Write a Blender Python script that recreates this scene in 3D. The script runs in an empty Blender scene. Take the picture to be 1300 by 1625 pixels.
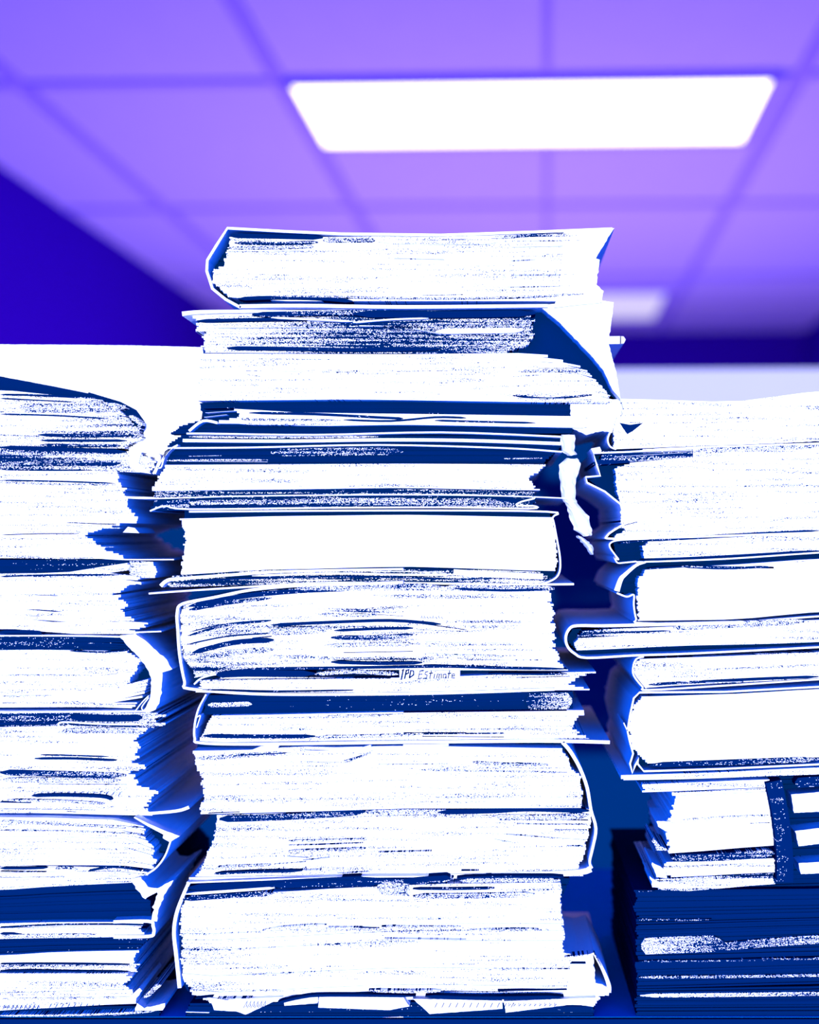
import bpy, math, random
from mathutils import Vector, Matrix
C = bpy.context.scene.collection
F = 2133.0; PX, PY = 786.0, 850.0; CAMZ = 1.10; D0 = 1.0
WHITE = (.9, .9, .9, 1); NAVY = (0.0, .0124, .058, 1)

def pt(px, py, y):                       # photograph position -> point on the vertical plane at depth y
    s = (D0 + y) / F
    return ((px - PX) * s, y, CAMZ + (PY - py) * s)

# ------------------------------------------------------------------ materials
def nodes(name, rough=.8):
    m = bpy.data.materials.new(name); m.use_nodes = True
    nt = m.node_tree; b = nt.nodes['Principled BSDF']
    b.inputs['Roughness'].default_value = rough
    b.inputs['Specular IOR Level'].default_value = 0.0
    return m, nt, b
def math_n(nt, op, a, b=None, clamp=False):
    n = nt.nodes.new('ShaderNodeMath'); n.operation = op; n.use_clamp = clamp
    for i, v in enumerate((a, b)):
        if v is None: continue
        if isinstance(v, (int, float)): n.inputs[i].default_value = v
        else: nt.links.new(v, n.inputs[i])
    return n.outputs[0]
_mats = {}
def plain(name, col, rough=.8):
    if name in _mats: return _mats[name]
    m, nt, b = nodes(name, rough)
    # faint mottling so that the surface is never one flat value
    n = nt.nodes.new('ShaderNodeTexNoise'); n.inputs['Scale'].default_value = 40
    mx = nt.nodes.new('ShaderNodeMix'); mx.data_type = 'RGBA'
    mx.inputs[6].default_value = [c * .94 for c in col[:3]] + [1]; mx.inputs[7].default_value = list(col[:3]) + [1]
    nt.links.new(n.outputs[0], mx.inputs[0]); nt.links.new(mx.outputs[2], b.inputs['Base Color'])
    _mats[name] = m; return m
def speck(a, mid, c, streak=.5, freq=700., rng=None):
    """navy flecks for dark paper and for painted shade between sheets: share of navy at left, middle and right end"""
    key = ('speck', a, mid, c, streak, freq)
    if key in _mats: return _mats[key]
    m, nt, b = nodes('flecked_paper_%d_%d_%d' % (a * 100, mid * 100, c * 100))
    L = nt.links.new
    tc = nt.nodes.new('ShaderNodeTexCoord')
    sg = nt.nodes.new('ShaderNodeSeparateXYZ'); L(tc.outputs['Generated'], sg.inputs[0])
    r = nt.nodes.new('ShaderNodeValToRGB'); e = r.color_ramp.elements
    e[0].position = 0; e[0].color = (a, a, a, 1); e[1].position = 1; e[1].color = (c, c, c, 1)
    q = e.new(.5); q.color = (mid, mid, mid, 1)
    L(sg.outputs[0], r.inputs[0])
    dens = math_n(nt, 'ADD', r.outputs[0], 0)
    so = nt.nodes.new('ShaderNodeSeparateXYZ'); L(tc.outputs['Object'], so.inputs[0])
    # streaks along the sheets
    cv = nt.nodes.new('ShaderNodeCombineXYZ')
    L(math_n(nt, 'MULTIPLY', so.outputs[0], 14), cv.inputs[0]); L(math_n(nt, 'MULTIPLY', so.outputs[2], freq), cv.inputs[2])
    oi = nt.nodes.new('ShaderNodeObjectInfo'); L(math_n(nt, 'MULTIPLY', oi.outputs['Random'], 90), cv.inputs[1])
    n = nt.nodes.new('ShaderNodeTexNoise'); n.inputs['Scale'].default_value = 1; n.inputs['Detail'].default_value = 2
    L(cv.outputs[0], n.inputs['Vector'])
    st = math_n(nt, 'MULTIPLY', math_n(nt, 'SUBTRACT', n.outputs[0], .5), streak * 5)
    dd = math_n(nt, 'ADD', dens, st)
    # grain
    gv = nt.nodes.new('ShaderNodeCombineXYZ')
    L(math_n(nt, 'FLOOR', math_n(nt, 'MULTIPLY', so.outputs[0], 2000)), gv.inputs[0])
    L(math_n(nt, 'FLOOR', math_n(nt, 'MULTIPLY', so.outputs[2], 2400)), gv.inputs[2])
    w = nt.nodes.new('ShaderNodeTexWhiteNoise'); L(gv.outputs[0], w.inputs['Vector'])
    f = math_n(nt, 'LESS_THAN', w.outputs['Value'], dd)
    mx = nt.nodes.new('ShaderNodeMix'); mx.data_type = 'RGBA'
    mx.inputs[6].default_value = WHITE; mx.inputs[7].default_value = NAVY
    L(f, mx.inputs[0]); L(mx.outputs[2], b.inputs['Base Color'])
    _mats[key] = m; return m
M_white = plain('white_paper', WHITE)
M_navy = plain('navy_ink_and_gap_shade', NAVY)  # navy for handwriting and for shade painted into gaps
M_clean = speck(-1.02, -1., -1.02, .40, 420)
M_light = speck(-.66, -.62, -.58, .42, 420)
M_med = speck(-.25, -.25, -.15, .45, 500)
H1 = speck(1., .95, .85, .25); HL = speck(1.0, .7, .15, .35); HR = speck(.1, .7, 1.0, .35)
HM = speck(.5, .5, .5, .2); HQ = speck(.2, .28, .2, .2); HE = speck(.2, .95, .2, .3)
HN = speck(1.05, 1.0, 1.05, .12); HF = speck(.12, .18, .1, .5, 900)

# ------------------------------------------------------------------ mesh helpers
def link(name, verts, faces, mat, parent, smooth=False, bev=0):
    o_ = Vector(parent.location) if parent is not None else Vector((0, 0, 0))
    me = bpy.data.meshes.new(name)
    me.from_pydata([Vector(v) - o_ for v in verts], [], faces); me.validate()
    import bmesh
    bm = bmesh.new(); bm.from_mesh(me); bmesh.ops.recalc_face_normals(bm, faces=bm.faces); bm.to_mesh(me); bm.free()
    if mat: me.materials.append(mat)
    ob = bpy.data.objects.new(name, me); C.objects.link(ob)
    if parent is not None: ob.parent = parent
    return ob
def lerp(pl, v, k=0):                    # polyline sorted by coordinate k
    o = 1 - k
    if v <= pl[0][k]: return pl[0][o]
    for a, b in zip(pl, pl[1:]):
        if v <= b[k]:
            if b[k] == a[k]: return b[o]
            t = (v - a[k]) / (b[k] - a[k]); t = t * t * (3 - 2 * t) * .35 + t * .65
            return a[o] + (b[o] - a[o]) * t
    return pl[-1][o]
def pages(parent, mat, top, bot, left, right, y=0., depth=.21, jag=(2, 2), lay=(2., 4.5), name='pages', rag=.0012, seed=1):
    """a pile of sheets: every sheet group is its own slab with its own ends and front position"""
    R = random.Random(seed); V = []; Fc = []
    H = max(lerp(bot, x) - lerp(top, x) for x in (left[0][0], (left[0][0] + right[0][0]) / 2, right[0][0]))
    ts = [0.]
    while ts[-1] < 1: ts.append(ts[-1] + R.uniform(*lay) / max(H, 1))
    ts[-1] = 1.
    if len(ts) > 2 and ts[-2] > 1 - .8 / max(H, 1): ts.pop(-2)
    def edge(pl, t):
        ys = pl[0][1] + (pl[-1][1] - pl[0][1]) * t
        return lerp(pl, ys, 1)
    jl = jr = 0
    for t0, t1 in zip(ts, ts[1:]):
        tm = (t0 + t1) / 2
        jl = jl * .5 + R.gauss(0, 1) * jag[0]; jr = jr * .5 + R.gauss(0, 1) * jag[1]
        xl = edge(left, tm) + jl; xr = edge(right, tm) + jr
        yf = y + R.uniform(-rag, rag); yb = y + depth + R.uniform(-.004, .004)
        n = max(3, int((xr - xl) / 45)); b0 = len(V)
        for i in range(n + 1):
            x = xl + (xr - xl) * i / n
            a, c = lerp(top, x), lerp(bot, x)
            z0, z1 = a + (c - a) * t0, a + (c - a) * t1
            v0 = pt(x, z0, y); v1 = pt(x, z1, y)
            V += [(v0[0], yf, v0[2]), (v1[0], yf, v1[2]), (v1[0], yb, v1[2]), (v0[0], yb, v0[2])]
        for i in range(n):
            a = b0 + i * 4; c = a + 4
            Fc += [(a, a + 1, c + 1, c), (a + 1, a + 2, c + 2, c + 1), (a + 2, a + 3, c + 3, c + 2), (a + 3, a, c, c + 3)]
        e = b0 + n * 4
        Fc += [(b0, b0 + 3, b0 + 2, b0 + 1), (e, e + 1, e + 2, e + 3)]
    return link(name, V, Fc, mat, parent)
def smooth_line(pl, k=5):
    if len(pl) < 3: return [tuple(map(float, p)) for p in pl]
    out = []
    P = [pl[0]] + list(pl) + [pl[-1]]
    for i in range(1, len(P) - 2):
        p0, p1, p2, p3 = [Vector(P[j]) for j in (i - 1, i, i + 1, i + 2)]
        for s in range(k):
            t = s / k
            out.append(tuple(.5 * ((2 * p1) + (p2 - p0) * t + (2 * p0 - 5 * p1 + 4 * p2 - p3) * t * t + (3 * p1 - p0 - 3 * p2 + p3) * t ** 3)))
    out.append(tuple(map(float, pl[-1]))); return out
def ribbon(parent, mat, pl, w, y=0., depth=.2, name='cover', smooth=True, taper=0):
    """a sheet or card seen edge-on: line of thickness w, running back by depth"""
    if smooth: pl = smooth_line(pl, 4)
    n = len(pl); V = []; Fc = []
    for i, p in enumerate(pl):
        a = Vector(pl[max(i - 1, 0)]); b = Vector(pl[min(i + 1, n - 1)])
        d = (b - a); d = d.normalized() if d.length > 1e-6 else Vector((1, 0)); nn = Vector((-d.y, d.x))
        ww = w if not isinstance(w, (list, tuple)) else w[0] + (w[1] - w[0]) * i / (n - 1)
        if taper: ww *= min(1, .25 + min(i, n - 1 - i) / max(1, n * .1))
        for s in (-.5, .5):
            q = Vector(p) + nn * ww * s; v = pt(q.x, q.y, y)
            V += [v, (v[0], y + depth, v[2])]
    for i in range(n - 1):
        a = i * 4; c = a + 4
        Fc += [(a, a + 2, c + 2, c), (a + 1, c + 1, c + 3, a + 3), (a, c, c + 1, a + 1), (a + 2, a + 3, c + 3, c + 2)]
    Fc += [(0, 1, 3, 2), (4 * n - 4, 4 * n - 2, 4 * n - 1, 4 * n - 3)]
    return link(name, V, Fc, mat, parent)
def poly(parent, mat, pl, y=0., depth=.2, name='loose_sheet', jitter=0, seed=1):
    R = random.Random(seed); P = []
    if jitter:
        for a, b in zip(pl, pl[1:] + pl[:1]):
            m = max(1, int(math.dist(a, b) / 4))
            for i in range(m):
                t = i / m
                P.append((a[0] + (b[0] - a[0]) * t + R.gauss(0, jitter), a[1] + (b[1] - a[1]) * t + R.gauss(0, jitter * .4)))
    else: P = pl
    n = len(P); V = [pt(x, q, y) for x, q in P] + [(pt(x, q, y)[0], y + depth, pt(x, q, y)[2]) for x, q in P]
    Fc = [tuple(range(n)), tuple(range(2 * n - 1, n - 1, -1))] + [(i, (i + 1) % n, n + (i + 1) % n, n + i) for i in range(n)]
    return link(name, V, Fc, mat, parent)
def crumple(parent, mat, cl, y=0., name='crumpled_sheet', seed=1):
    """a creased sheet facing the room: cl = rows of (x left, x right, y)"""
    R = random.Random(seed); V = []; Fc = []; nx = 7
    rows = smooth3(cl)
    for (xl, xr, q) in rows:
        for i in range(nx + 1):
            t = i / nx; bul = math.sin(t * math.pi)
            yy = y - .006 * bul + R.uniform(-.0007, .0007)
            V.append(pt(xl + (xr - xl) * t + (R.gauss(0, .8) if i in (0, nx) else 0), q, yy))
    for r in range(len(rows) - 1):
        for i in range(nx):
            a = r * (nx + 1) + i; Fc.append((a, a + 1, a + nx + 2, a + nx + 1))
    o = link(name, V, Fc, mat, parent)
    so = o.modifiers.new('thickness', 'SOLIDIFY'); so.thickness = .0008; so.offset = 1
    return o
def smooth3(cl, k=4):
    out = []
    for a, b in zip(cl, cl[1:]):
        for s in range(k):
            t = s / k; out.append(tuple(a[j] + (b[j] - a[j]) * t for j in range(3)))
    out.append(cl[-1]); return out

_count = [0]
def thing(name, label, cat, group, base):
    o = bpy.data.objects.new(name, None); C.objects.link(o)
    o.location = pt(*base, 0); o.empty_display_size = .05
    o['label'] = label; o['category'] = cat
    if group: o['group'] = group
    return o
GC, GL, GR = 'paper files of the centre stack', 'paper files of the left stack', 'paper files of the right stack'
def strips(parent, data, y, depth=.0100, name='shade_streaks'):  # navy strips paint the shaded gaps between sheets, white ones split them
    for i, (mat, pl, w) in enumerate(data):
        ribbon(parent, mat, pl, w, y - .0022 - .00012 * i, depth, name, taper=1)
def tiny(parent, seed, box, n, y, lens=(15, 110), mats=None):
    """faint marks painting the shade between single sheets"""
    R = random.Random(seed); x0, y0, x1, y1, sl = box
    for i in range(n):
        x = R.uniform(x0, x1); l = R.uniform(*lens); q = R.uniform(y0, y1); xe = min(x + l, x1 + 8)
        a = q + (x - x0) * sl; b = q + (xe - x0) * sl
        if xe - x < 6: continue
        ribbon(parent, R.choice(mats or [HF, HQ, HM]), [(x, a), ((x + xe) / 2, (a + b) / 2 + R.uniform(-.6, .6)), (xe, b)], R.uniform(1., 3.2), y - .002, .01, 'shade_streaks', taper=1)
def writing(parent, strokes, ox, oy, sc, y, w=1.3, slant=0, name='handwriting'):
    V = []; Fc = []
    for st in strokes:
        pl = [(ox + (p[0] + slant * (1 - p[1])) * sc, oy + p[1] * sc) for p in st]; n = len(pl)
        for i, p in enumerate(pl):
            a = Vector(pl[max(i - 1, 0)]); b = Vector(pl[min(i + 1, n - 1)]); d = (b - a)
            d = d.normalized() if d.length > 1e-6 else Vector((1, 0)); nn = Vector((-d.y, d.x)) * w * .5
            for s in (-1, 1):
                v = pt(p[0] + nn.x * s, p[1] + nn.y * s, y); V += [v, (v[0], v[1] + .0006, v[2])]
        b0 = len(V) - 4 * n
        for i in range(n - 1):
            a = b0 + i * 4; c = a + 4
            Fc += [(a, a + 2, c + 2, c), (a + 1, c + 1, c + 3, a + 3), (a, c, c + 1, a + 1), (a + 2, a + 3, c + 3, c + 2)]
    return link(name, V, Fc, M_navy, parent)

# ================================================================== CENTRE STACK
N = 'paper_file'
# C1 top folder
t = thing('paper_folder', 'white card folder full of papers, topmost on the centre stack, angled left side', 'folder', GC, (640, 489)); y = -.004
pages(t, M_clean, [(335, 376), (540, 376), (940, 370)], [(335, 470), (450, 478), (940, 478)], [(363, 376), (359, 410), (356, 419), (338, 431), (336, 449), (348, 456), (364, 470)], [(935, 370), (930, 478)], y, jag=(1.5, 2), seed=1)
pages(t, M_navy, [(340, 368), (540, 372), (880, 371)], [(340, 482), (620, 482), (860, 482)], [(358, 368), (334, 415), (338, 450), (370, 482)], [(870, 369), (880, 482)], y + .02, .18, name='slot_shade_fill', jag=(.3, .3), seed=2)  # recessed navy block paints the shade between cover and pages
ribbon(t, M_white, [(972, 363), (850, 368), (700, 373), (540, 371), (450, 367), (361, 362), (343, 390), (329, 413), (328, 430), (337, 458), (358, 475), (382, 488)], 4.2, y - .003, name='cover', smooth=False)
ribbon(t, M_white, [(380, 486), (480, 485), (640, 487), (870, 485)], [6, 5], y - .003, name='cover')
poly(t, M_white, [(895, 368), (975, 362), (945, 410), (952, 412), (947, 452), (958, 462), (955, 480), (880, 488), (890, 440)], y - .002, .2, 'page_flap', .4, 3)
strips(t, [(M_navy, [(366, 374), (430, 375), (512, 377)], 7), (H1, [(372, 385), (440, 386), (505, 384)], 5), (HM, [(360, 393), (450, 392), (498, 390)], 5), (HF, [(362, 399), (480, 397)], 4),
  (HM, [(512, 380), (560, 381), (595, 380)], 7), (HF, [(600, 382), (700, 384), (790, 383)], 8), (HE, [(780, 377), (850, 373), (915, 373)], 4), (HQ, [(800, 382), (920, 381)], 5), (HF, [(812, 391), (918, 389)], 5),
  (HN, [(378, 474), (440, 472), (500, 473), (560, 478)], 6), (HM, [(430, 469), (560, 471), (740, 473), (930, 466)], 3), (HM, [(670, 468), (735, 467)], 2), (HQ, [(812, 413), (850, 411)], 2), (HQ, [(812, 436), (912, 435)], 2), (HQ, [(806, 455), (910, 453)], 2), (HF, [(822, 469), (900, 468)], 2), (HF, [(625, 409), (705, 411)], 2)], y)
# C2 folder beneath with sloping flap
t = thing('paper_folder', 'folder second from the top of the centre stack, its flap sloping down at right', 'folder', GC, (640, 640)); y = .004
pages(t, speck(-.1, .9, .62, .4, 600), [(290, 494), (400, 494), (640, 492), (850, 500)], [(300, 560), (560, 561), (845, 561)], [(297, 495), (305, 512), (318, 530), (322, 560)], [(838, 496), (846, 530), (842, 545), (800, 561)], y, jag=(5, 3), seed=5, name='upper_pages')
pages(t, M_navy, [(400, 488), (860, 490)], [(400, 500), (860, 500)], [(390, 488), (390, 500)], [(862, 488), (872, 500)], y + .012, .18, name='slot_shade_fill', jag=(0, 0), seed=2)
poly(t, M_navy, [(800, 488), (862, 489), (895, 518), (930, 552), (955, 583), (968, 612), (978, 634), (930, 600), (800, 575)], y + .012, .15, 'slot_shade_fill')
pages(t, M_clean, [(310, 561), (640, 562), (820, 560), (850, 562), (870, 563), (925, 574), (960, 600), (980, 626)], [(310, 636), (560, 634), (980, 640)], [(318, 561), (316, 636)], [(860, 561), (935, 575), (960, 597), (972, 625), (960, 640)], y - .002, jag=(1.5, 2), seed=6, name='lower_pages')
ribbon(t, M_white, [(289, 498), (320, 495), (400, 494), (500, 494), (560, 492)], [7, 2.5], y - .004)
poly(t, M_white, [(855, 484), (955, 477), (974, 480), (968, 530), (966, 545), (978, 590), (985, 633), (972, 618), (958, 588), (940, 566), (915, 540), (890, 514)], y - .006, .14, 'sloping_flap', .3, 3)
ribbon(t, M_white, [(955, 540), (986, 539.5)], 12, y + .03, .12, 'index_tab', smooth=False); poly(t, M_white, [(984, 533.5), (990, 534), (993, 539), (990, 545), (984, 545.5)], y + .03, .12, 'index_tab')
strips(t, [(M_navy, [(312, 509), (400, 507), (500, 506)], 5), (H1, [(400, 499), (500, 497), (620, 493)], 8), (M_navy, [(560, 498), (700, 499), (850, 497)], 11), (M_white, [(430, 504), (500, 507), (560, 510)], 3), (M_white, [(560, 512), (620, 507), (680, 505)], 2.5),
  (HE, [(570, 517), (690, 518)], 5), (M_white, [(692, 526), (760, 525), (830, 524)], 8), (M_white, [(660, 522), (700, 530)], 3), (HN, [(360, 552), (450, 553), (560, 555), (700, 553)], 6), (HF, [(345, 520), (500, 519)], 2), (HQ, [(410, 569), (530, 570)], 2.5), (HQ, [(388, 593), (412, 597)], 4), (HM, [(630, 589), (710, 588)], 2),
  (HM, [(822, 589), (880, 588), (922, 589)], 4), (HQ, [(815, 597), (860, 594)], 4), (HQ, [(845, 604), (945, 604)], 4), (H1, [(814, 627), (870, 632), (940, 626)], 3), (HQ, [(820, 632), (940, 634)], 3), (HQ, [(855, 584), (915, 583)], 3), (HF, [(390, 588), (560, 590)], 2)], y - .002)
# loose layers, gap shade painted as navy blocks
t = thing('loose_papers', 'loose papers, gap shade painted navy, under the thick sloping folder, centre stack', 'papers', GC, (640, 688)); y = .006
pages(t, M_navy, [(300, 641), (400, 634), (500, 632), (700, 634), (900, 640), (950, 642)], [(300, 689), (900, 688)], [(317, 640), (322, 664), (285, 676), (270, 688)], [(928, 640), (922, 655), (918, 672), (905, 688)], y + .01, name='gap_shade_fill', jag=(.6, 2), seed=8)  # navy block paints the shade in the gap between bundles
pages(t, M_white, [(372, 649), (480, 655), (640, 657), (940, 661)], [(372, 672), (500, 676), (640, 674), (940, 679)], [(375, 648), (385, 660), (340, 673)], [(935, 655), (925, 679)], y, jag=(3, 3), seed=9)
strips(t, [(HN, [(395, 655), (500, 657), (595, 662), (640, 664)], 4), (HM, [(380, 664), (420, 666), (540, 667)], 4), (HN, [(600, 655), (700, 656)], 3), (M_navy, [(545, 666), (620, 668), (690, 662), (740, 663)], 3), (HQ, [(380, 672), (460, 673), (536, 672)], 3), (HN, [(690, 667), (760, 669), (850, 671)], 3), (H1, [(322, 648), (372, 647)], 3), (M_white, [(326, 655), (372, 652)], 1.5), (M_white, [(324, 662), (360, 658)], 1.5)], y)
ribbon(t, M_white, [(296, 688), (330, 688), (500, 690), (700, 686), (890, 693)], 2.5, y - .001, name='loose_sheet')
poly(t, M_white, [(905, 634), (985, 634), (990, 655), (990, 690), (972, 688), (955, 684), (930, 690), (900, 676), (905, 660)], y + .006, .12, 'hanging_sheet', 1.2, 4)
ribbon(t, M_white, [(300, 684), (322, 668), (345, 671)], 4, y, .1, 'loose_sheet')
t = thing('paper_file', 'thin file with white strip, gap shade painted navy, above the long plain white block, centre stack', 'file', GC, (600, 736)); y = .008
pages(t, M_navy, [(260, 690), (900, 692)], [(260, 737), (900, 735)], [(290, 690), (268, 705), (262, 737)], [(900, 692), (895, 705), (862, 735)], y + .008, name='gap_shade_fill', jag=(1, 1), seed=10)
ribbon(t, M_white, [(290, 699), (450, 700), (600, 698), (740, 699), (890, 704)], 5, y, name='loose_sheet'); ribbon(t, M_white, [(265, 711), (400, 710), (600, 706), (800, 711), (892, 717)], 2.4, y)
strips(t, [(HM, [(300, 693), (420, 694), (600, 693)], 3), (HM, [(262, 731), (340, 730), (425, 730)], 2.5), (M_white, [(290, 732), (425, 733)], 1.5), (speck(.92, .75, .95, .2), [(430, 718), (520, 717), (640, 716)], 12), (HM, [(800, 728), (860, 727)], 6), (HQ, [(298, 724), (352, 723)], 1.5)], y + .009)
ribbon(t, M_white, [(246, 752), (254, 735), (268, 715), (282, 706)], 2.4, y - .002); ribbon(t, M_white, [(250, 742), (256, 741), (262, 722), (271, 712)], 2, y - .002)
# C4
t = thing('paper_stack', 'low white paper block ragged at right, just above the thin dark envelopes, centre stack', 'paper stack', GC, (560, 780)); y = -.002
pages(t, M_clean, [(250, 738), (640, 736), (860, 737)], [(245, 779), (400, 777), (640, 774), (850, 778)], [(262, 738), (250, 758), (245, 779)], [(872, 736), (858, 745), (838, 762), (852, 778)], y, jag=(1.5, 3), seed=11)
strips(t, [(HM, [(550, 771), (600, 770), (640, 771)], 2), (HQ, [(536, 755), (548, 755)], 2), (HF, [(390, 772), (400, 772)], 2)], y)
# C4b envelopes
t = thing('envelope_bundle', 'thin bundle of dark envelopes between two white blocks of the centre stack, pointed at left', 'envelopes', GC, (560, 815)); y = .004
pages(t, speck(.97, .9, .97, .3), [(238, 779), (640, 776), (860, 780)], [(238, 811), (640, 806), (860, 808)], [(246, 779), (240, 808)], [(850, 779), (845, 808)], y + .006, jag=(2, 2), seed=12)
ribbon(t, M_white, [(200, 790), (250, 791), (400, 787), (640, 785), (800, 787), (905, 791)], 1.8, y)
ribbon(t, M_white, [(238, 811), (262, 803), (300, 808), (500, 806), (700, 805), (840, 807), (848, 803), (820, 802), (828, 796), (848, 791), (845, 789)], 2.4, y)
strips(t, [(speck(.7, .6, .8, .3), [(260, 800), (400, 796), (640, 795), (810, 798)], 7), (H1, [(640, 790), (780, 791)], 3), (M_white, [(560, 784), (640, 785), (760, 785)], 1.5), (M_white, [(300, 790), (440, 787)], 1.2), (M_white, [(700, 803), (810, 803)], 1.2)], y + .006)
poly(t, H1, [(236, 811), (262, 795), (300, 792), (300, 806), (262, 808)], y + .002, .1, 'envelope_corner')
# C5
t = thing('paper_folder', 'smooth bright white paper block in folder, thin cover curling down its right end, centre stack', 'folder', GC, (580, 912)); y = -.003
pages(t, M_navy, [(270, 808), (640, 808), (880, 812)], [(270, 912), (880, 922)], [(292, 808), (296, 860), (293, 912)], [(872, 812), (884, 860), (880, 918)], y + .02, .17, name='slot_shade_fill', jag=(.4, .4), seed=13)
pages(t, M_white, [(288, 823), (450, 819), (640, 817), (880, 821)], [(288, 912), (420, 904), (640, 899), (880, 906)], [(289, 823), (295, 860), (292, 890), (286, 912)], [(876, 821), (882, 850), (883, 890), (880, 904)], y, jag=(1.6, 1), seed=14)
ribbon(t, M_white, [(300, 812), (640, 810), (868, 812), (877, 822), (883, 850), (889, 885), (888, 908), (878, 920), (856, 928)], 2.6, y - .003)
ribbon(t, M_white, [(255, 930), (266, 921), (290, 918), (400, 910), (480, 906), (640, 903)], [6, 3], y - .002)
strips(t, [(HQ, [(294, 893), (318, 892)], 2), (HF, [(336, 893), (348, 892)], 3)], y)
t = thing('loose_papers', 'few loose sheets poking out below the bright smooth white block, centre stack', 'papers', GC, (580, 931)); y = .0
pages(t, speck(.7, .8, .7, .7, 500), [(270, 914), (420, 905), (640, 901), (880, 908)], [(260, 932), (420, 928), (640, 924), (880, 930)], [(275, 914), (262, 932)], [(860, 908), (868, 922), (850, 930)], y + .006, jag=(2, 2), seed=15)
ribbon(t, M_white, [(720, 908), (790, 912), (862, 915)], 9, y, name='loose_sheet', smooth=True)
ribbon(t, M_white, [(236, 942), (290, 938), (400, 931), (520, 925), (700, 926), (800, 928), (911, 927)], [2.6, 3.2], y, name='loose_sheet')
strips(t, [(M_white, [(400, 914), (520, 910), (640, 912), (720, 912)], 3), (M_white, [(560, 906), (700, 908)], 3), (HN, [(300, 922), (420, 917), (560, 915), (720, 919)], 3)], y)
# C6 big folder with writing
t = thing('paper_folder', 'thickest tattered folder mid centre stack, curved dark pages at left, bent cover corner, pencilled note', 'folder', GC, (590, 1102)); y = -.006
pages(t, M_navy, [(285, 955), (420, 934), (560, 928), (880, 932)], [(290, 1086), (880, 1092)], [(287, 955), (284, 990), (292, 1050), (300, 1086)], [(860, 932), (870, 1092)], y + .025, .16, name='slot_shade_fill', jag=(.3, .3), seed=16)
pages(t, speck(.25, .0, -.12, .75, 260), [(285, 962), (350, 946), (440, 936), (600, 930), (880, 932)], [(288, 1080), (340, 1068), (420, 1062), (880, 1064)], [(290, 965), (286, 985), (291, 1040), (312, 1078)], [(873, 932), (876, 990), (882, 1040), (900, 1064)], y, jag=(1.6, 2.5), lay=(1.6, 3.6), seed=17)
ribbon(t, M_white, [(640, 924), (560, 927), (480, 929), (400, 936), (340, 948), (290, 958), (281, 972), (282, 1000), (285, 1040), (293, 1082), (300, 1093), (400, 1101), (520, 1102), (700, 1100), (880, 1094)], 4.2, y - .004)
pages(t, M_clean, [(300, 1086), (350, 1074), (640, 1076), (935, 1066)], [(300, 1098), (400, 1101), (640, 1101), (880, 1095)], [(318, 1074), (312, 1098)], [(952, 1066), (925, 1075), (905, 1085), (935, 1095)], y + .001, jag=(1.5, 4), seed=18, name='lower_pages')
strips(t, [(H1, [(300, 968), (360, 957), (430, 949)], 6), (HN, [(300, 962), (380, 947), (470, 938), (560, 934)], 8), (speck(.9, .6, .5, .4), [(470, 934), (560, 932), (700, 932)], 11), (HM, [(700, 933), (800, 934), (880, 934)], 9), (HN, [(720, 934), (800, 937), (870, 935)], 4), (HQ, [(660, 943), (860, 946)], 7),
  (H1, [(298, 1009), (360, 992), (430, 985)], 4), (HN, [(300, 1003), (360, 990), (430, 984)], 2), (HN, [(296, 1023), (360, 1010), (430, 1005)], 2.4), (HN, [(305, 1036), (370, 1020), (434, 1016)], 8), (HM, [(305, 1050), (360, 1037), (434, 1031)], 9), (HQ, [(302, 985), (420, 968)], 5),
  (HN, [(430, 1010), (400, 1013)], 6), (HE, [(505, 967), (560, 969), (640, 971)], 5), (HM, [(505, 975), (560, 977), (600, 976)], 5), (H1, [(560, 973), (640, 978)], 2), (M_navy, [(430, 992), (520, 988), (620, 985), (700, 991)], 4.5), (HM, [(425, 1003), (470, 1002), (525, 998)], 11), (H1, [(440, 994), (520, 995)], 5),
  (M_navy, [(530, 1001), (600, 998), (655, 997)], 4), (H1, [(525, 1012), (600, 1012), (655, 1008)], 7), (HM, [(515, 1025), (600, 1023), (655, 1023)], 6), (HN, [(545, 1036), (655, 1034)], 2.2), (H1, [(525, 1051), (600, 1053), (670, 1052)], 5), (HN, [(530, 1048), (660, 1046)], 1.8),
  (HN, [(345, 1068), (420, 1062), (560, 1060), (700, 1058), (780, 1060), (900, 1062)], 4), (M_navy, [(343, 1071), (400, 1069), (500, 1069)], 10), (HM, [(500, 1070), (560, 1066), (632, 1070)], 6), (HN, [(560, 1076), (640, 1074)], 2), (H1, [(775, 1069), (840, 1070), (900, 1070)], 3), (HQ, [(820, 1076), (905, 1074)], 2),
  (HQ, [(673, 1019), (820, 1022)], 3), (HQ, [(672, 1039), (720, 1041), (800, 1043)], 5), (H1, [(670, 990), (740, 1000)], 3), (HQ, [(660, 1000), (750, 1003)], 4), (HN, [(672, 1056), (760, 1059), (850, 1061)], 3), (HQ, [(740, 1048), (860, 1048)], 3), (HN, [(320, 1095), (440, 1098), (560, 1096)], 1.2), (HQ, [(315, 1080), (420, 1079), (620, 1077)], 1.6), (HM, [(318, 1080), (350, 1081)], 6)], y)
ribbon(t, M_white, [(308, 1086), (320, 1076), (345, 1070), (352, 1076)], 2.4, y - .005, .03, 'curled_corner')
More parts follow.
